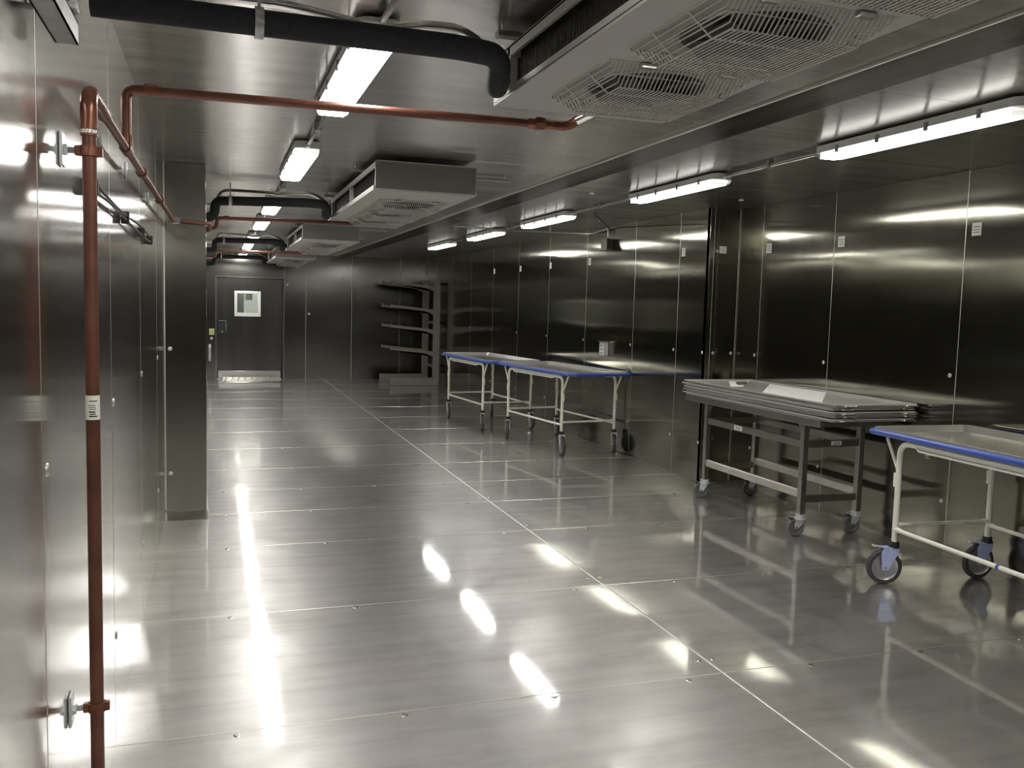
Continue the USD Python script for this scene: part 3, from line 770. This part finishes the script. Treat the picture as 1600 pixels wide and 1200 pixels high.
def make_trolley(label, loc, rz, swivel, fork='zinc', mark=False):
    t = thing('wheeled_trolley', label, 'trolley', loc, rz, 'cream trolleys with blue bumpers')
    hx, hy, zr, HC = 0.325, 0.645, 0.822, 0.25
    r = 0.0165
    for sx in (-1, 1):
        for sy in (-1, 1):
            lg = obj('leg', MB().tube(bend([(sx * hx, sy * hy, HC), (sx * hx, sy * hy, zr), (sx * hx, sy * (hy - 0.16), zr)], 0.10, 9), r, 14), 'cream_paint', t)
            obj('brace', MB().cyl((sx * hx, sy * (hy + 0.004), 0.655), (sx * hx, sy * (hy + 0.115), 0.838), 0.0095, n=10), 'cream_paint', lg)
            obj('push_bracket', MB().span((sx * hx - 0.012, sy * (hy + 0.010), 0.565), (sx * hx + 0.012, sy * (hy + 0.031), 0.645), 0.003), 'cream_paint', lg, False)
        obj('side_rail', MB().cyl((sx * hx, -(hy - 0.16), zr), (sx * hx, hy - 0.16, zr), r, n=14), 'cream_paint', t)
        obj('stretcher', MB().tube([(sx * hx, -hy, 0.322), (sx * hx, -hy + 0.06, 0.318), (sx * hx, hy - 0.06, 0.318), (sx * hx, hy, 0.322)], [0.018, 0.0125, 0.0125, 0.018], 12), 'cream_paint', t)
        obj('side_rod', MB().tube(bend([(sx * (hx + 0.01), -0.50, zr), (sx * (hx + 0.028), -0.47, zr - 0.020), (sx * (hx + 0.028), 0.47, zr - 0.020), (sx * (hx + 0.01), 0.50, zr)], 0.02), 0.0072, 8), 'white_plastic', t)
        obj('rod_knob', MB().box((sx * (hx + 0.022), 0.40, zr - 0.038), (0.02, 0.03, 0.02), 0.004), 'bright_steel', t, False)
    for sy in (-1, 1):
        obj('stretcher', MB().tube([(-hx, sy * hy, 0.345), (-hx + 0.05, sy * hy, 0.345), (hx - 0.05, sy * hy, 0.345), (hx, sy * hy, 0.345)], [0.016, 0.0115, 0.0115, 0.016], 12), 'cream_paint', t)
        obj('end_latch', MB().box((0.06, sy * 0.855, 0.822), (0.035, 0.02, 0.03), 0.004), 'bright_steel', t, False)
    if mark:
        obj('tape_mark', MB().cyl((-hx, -0.115, 0.318), (-hx, -0.095, 0.318), 0.0129, n=12), 'blue_bumper', t, label='small blue tape mark on the lower rail')
    TW, TL = 0.70, 1.76
    o, i1, i2 = rrect(TW, TL, 0.055), rrect(TW - 0.012, TL - 0.012, 0.05), rrect(TW - 0.11, TL - 0.11, 0.03)
    i3 = rrect(TW - 0.16, TL - 0.16, 0.02)
    sheet = obj('tabletop', pan([loop3(i2, 0.836), loop3(i2, 0.852), loop3(i3, 0.851)]), 'bright_steel', t, 25)
    obj('table_rim', pan([loop3(i2, 0.837), loop3(o, 0.850), loop3(o, 0.887), loop3(i1, 0.889), loop3(i2, 0.8525), loop3(i2, 0.838)]), 'table_steel', sheet, 25)
    b = rrect(TW + 0.026, TL + 0.026, 0.068, 10)
    obj('bumper_rail', MB().tube(loop3(b, 0.861), 0.0165, 12, closed=True), 'blue_bumper', t)
    for (sx, sy), a in zip(((-1, 1), (1, 1), (-1, -1), (1, -1)), swivel):
        caster(t, sx * hx, sy * hy, math.radians(a - rz), HC, 0.10, 0.034, 'black_rubber', 'hub_grey', fork, True, 0.02)
    return t


make_trolley('blue edged cream trolley cut off at the right edge of the picture', (3.994, 3.371, 0), -3.2, (160, 172, 200, 160), 'pale_blue_zinc', True)
make_trolley('blue edged cream trolley standing right of the outlet box, nearer of the middle pair', (3.69, 9.26, 0), 7.5, (250, 260, 262, 250), 'zinc')
make_trolley('blue edged cream trolley farthest from the camera, next to the corner rack', (3.43, 11.155, 0), 4.7, (262, 250, 255, 268), 'zinc')

# ------------------------------------------------------------------ steel cart with its stack of trays
CX, CY = 4.095, 5.735
t = thing('steel_cart', 'dark stainless cart on casters under the stack of steel trays', 'cart', (CX, CY, 0.0))
lx, ly_ = 0.235, 0.635
for sx in (-1, 1):
    for sy in (-1, 1):
        lg = obj('leg', MB().span((sx * lx - 0.022, sy * ly_ - 0.022, 0.15), (sx * lx + 0.022, sy * ly_ + 0.022, 0.80), 0.003), 'cart_steel', t, False)
        obj('gusset', MB().prism([(0, 0), (0, -0.10), (0.06, 0)] if sy < 0 else [(0, 0), (0.06, 0), (0, -0.10)], (sx * lx - 0.003, sy * (ly_ - 0.022), 0.795), (0, -sy, 0), (0, 0, 1), (1, 0, 0), 0.006), 'cart_steel', lg, False)
for sx in (-1, 1):
    for z, w in ((0.645, 0.05), (0.295, 0.055)):
        obj('side_rail', MB().span((sx * lx - 0.014, -ly_ + 0.02, z - w / 2), (sx * lx + 0.014, ly_ - 0.02, z + w / 2), 0.003), 'cart_steel' if z > .5 else 'rail_steel', t, False)
for sy in (-1, 1):
    for z, w in ((0.645, 0.05), (0.26, 0.05)):
        obj('end_rail', MB().span((-lx + 0.02, sy * ly_ - 0.014, z - w / 2), (lx - 0.02, sy * ly_ + 0.014, z + w / 2), 0.003), 'cart_steel', t, False)
fr = MB()
for sx in (-1, 1):
    fr.span((sx * 0.29 - 0.02, -0.885, 0.792), (sx * 0.29 + 0.02, 0.885, 0.842), 0.003)
for y in (-0.865, -0.3, 0.3, 0.865):
    fr.span((-0.28, y - 0.02, 0.796), (0.28, y + 0.02, 0.838), 0.003)
obj('top_frame', fr, 'bright_steel', t, False)
for c, s in (((-lx - 0.0152, 0.16, 0.648), (0.002, 0.105, 0.036)), ((0.02, -ly_ - 0.0152, 0.648), (0.085, 0.002, 0.028))):
    sk = obj('rail_sticker', MB().box(c, s), 'paper_label', t, False, 'small white printed sticker')
    pr = MB()
    for q in (-0.007, 0.004):
        pr.box((c[0] - (0.0006 if s[0] < .01 else 0), c[1] - (0.0006 if s[1] < .01 else 0), c[2] + q), (s[0] * (1 if s[0] < .01 else .7), s[1] * (1 if s[1] < .01 else .7), 0.006))
    obj('sticker_print', pr, 'ink_grey', sk, False)
for (sx, sy), a in zip(((-1, 1), (1, 1), (-1, -1), (1, -1)), (165, 170, 168, 172)):
    caster(t, sx * lx, sy * ly_, math.radians(a), 0.155, 0.0625, 0.032, 'grey_rubber' if (sx, sy) != (1, 1) else 'black_rubber', 'grey_rubber', 'zinc', True, 0.026)

tray_lab = ['lowest stainless tray of the stack on the steel cart', 'second stainless tray from the bottom of the stack', 'middle stainless tray of the stack of five', 'fourth stainless tray up, just under the top one', 'topmost stainless tray of the stack, mirror bright']
for k in range(5):
    dx, dy = ((0.0, 0.01), (0.012, 0.02), (-0.008, -0.012), (0.004, 0.03), (0.0, -0.005))[k]
    t = thing('steel_tray', tray_lab[k], 'tray', (CX + 0.012 + dx, CY - 0.06 + dy, 0.843 + 0.0245 * k), (0.0, 0.3, -0.3, 0.25, 0.0)[k], 'stacked stainless trays')
    W_, L_ = 0.685, 1.94
    o, o2, i1, i2 = rrect(W_, L_, 0.03), rrect(W_ - 0.012, L_ - 0.012, 0.025), rrect(W_ - 0.055, L_ - 0.055, 0.02), rrect(W_ - 0.085, L_ - 0.085, 0.015)
    ob = rrect(W_ - 0.05, L_ - 0.05, 0.02)
    body = pan([loop3(ob, 0.0005), loop3(ob, 0.0125), loop3(o2, 0.0135), loop3(o, 0.0155), loop3(o, 0.0218), loop3(o2, 0.024), loop3(i1, 0.022), loop3(i2, 0.010)])
    obj('tray_body', body, 'tray_steel', t, 25)
    for sy in (-1, 1):
        for sx in (-0.22, 0.27):
            obj('handle', MB().tube(bend([(sx - 0.05, sy * (L_ / 2 - 0.004), 0.012), (sx - 0.045, sy * (L_ / 2 + 0.022), 0.012), (sx + 0.045, sy * (L_ / 2 + 0.022), 0.012), (sx + 0.05, sy * (L_ / 2 - 0.004), 0.012)], 0.015), 0.006, 8), 'bright_steel', t)

# reflections in the top tray, put in as flat white and cream patches
ZT = 0.843 + 0.0245 * 4 + 0.0105
t = thing('reflection_sheet', 'flat white sheet standing in for a bright reflection in the topmost steel tray', 'sheet', (4.07, 5.42, ZT))
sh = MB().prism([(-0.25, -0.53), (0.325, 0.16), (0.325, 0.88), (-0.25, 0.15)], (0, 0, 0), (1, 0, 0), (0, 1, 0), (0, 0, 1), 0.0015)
obj('sheet', sh, 'reflection_white', t, False)
t = thing('reflection_slip', 'cream patch with a brown box standing in for a reflection in the topmost steel tray', 'paper', (4.17, 6.28, ZT))
sl = obj('paper', MB().prism([(-0.29, -0.20), (-0.18, -0.20), (0.22, 0.31), (0.0, 0.29)], (0, 0, 0), (1, 0, 0), (0, 1, 0), (0, 0, 1), 0.001), 'paper_label', t, False)  # pale part of the second tray reflection, drawn as a flat quad
obj('print', MB().prism([(-0.14, -0.06), (-0.06, -0.06), (0.16, 0.25), (0.03, 0.24)], (0, 0, 0.0008), (1, 0, 0), (0, 1, 0), (0, 0, 1), 0.0008), 'reflection_brown', sl, False)  # darker middle of that painted reflection

# ------------------------------------------------------------------ cantilever rack in the far corner
t = thing('cantilever_rack', 'beige cantilever storage rack with long arms in the far right corner', 'storage rack', (4.02, 17.05, 0.0))
for y, z0 in ((-0.47, 0.0), (0.47, 0.0)):
    up = obj('upright', MB().span((-0.05, y - 0.045, 0.06), (0.07, y + 0.045, 2.02), 0.004), 'rack_paint', t, False)
    obj('base_foot', MB().span((-0.86 if y < 0 else -0.90, y - 0.05, 0.0), (0.06, y + 0.05, 0.15 if y < 0 else 0.15), 0.005), 'rack_paint', t, False)
    for z in (0.60, 1.02, 1.40, 1.84):
        P = [(-0.05, z - 0.05), (-0.05, z + 0.055), (-0.86, z + 0.125), (-0.86, z + 0.075), (-0.22, z + 0.018)]
        am = obj('arm', MB().prism(P[:2] + P[2:4] + P[4:], (0, y - 0.03, 0), (1, 0, 0), (0, 0, 1), (0, 1, 0), 0.06), 'rack_paint', t, False)
        obj('arm_stop', MB().span((-0.872, y - 0.028, z + 0.07), (-0.86, y + 0.028, z + 0.15), 0.002), 'rack_paint', am, False)
for z in (0.35, 1.2, 1.95):
    obj('cross_brace', MB().span((0.02, -0.43, z - 0.025), (0.045, 0.43, z + 0.025), 0.002), 'rack_paint', t, False)
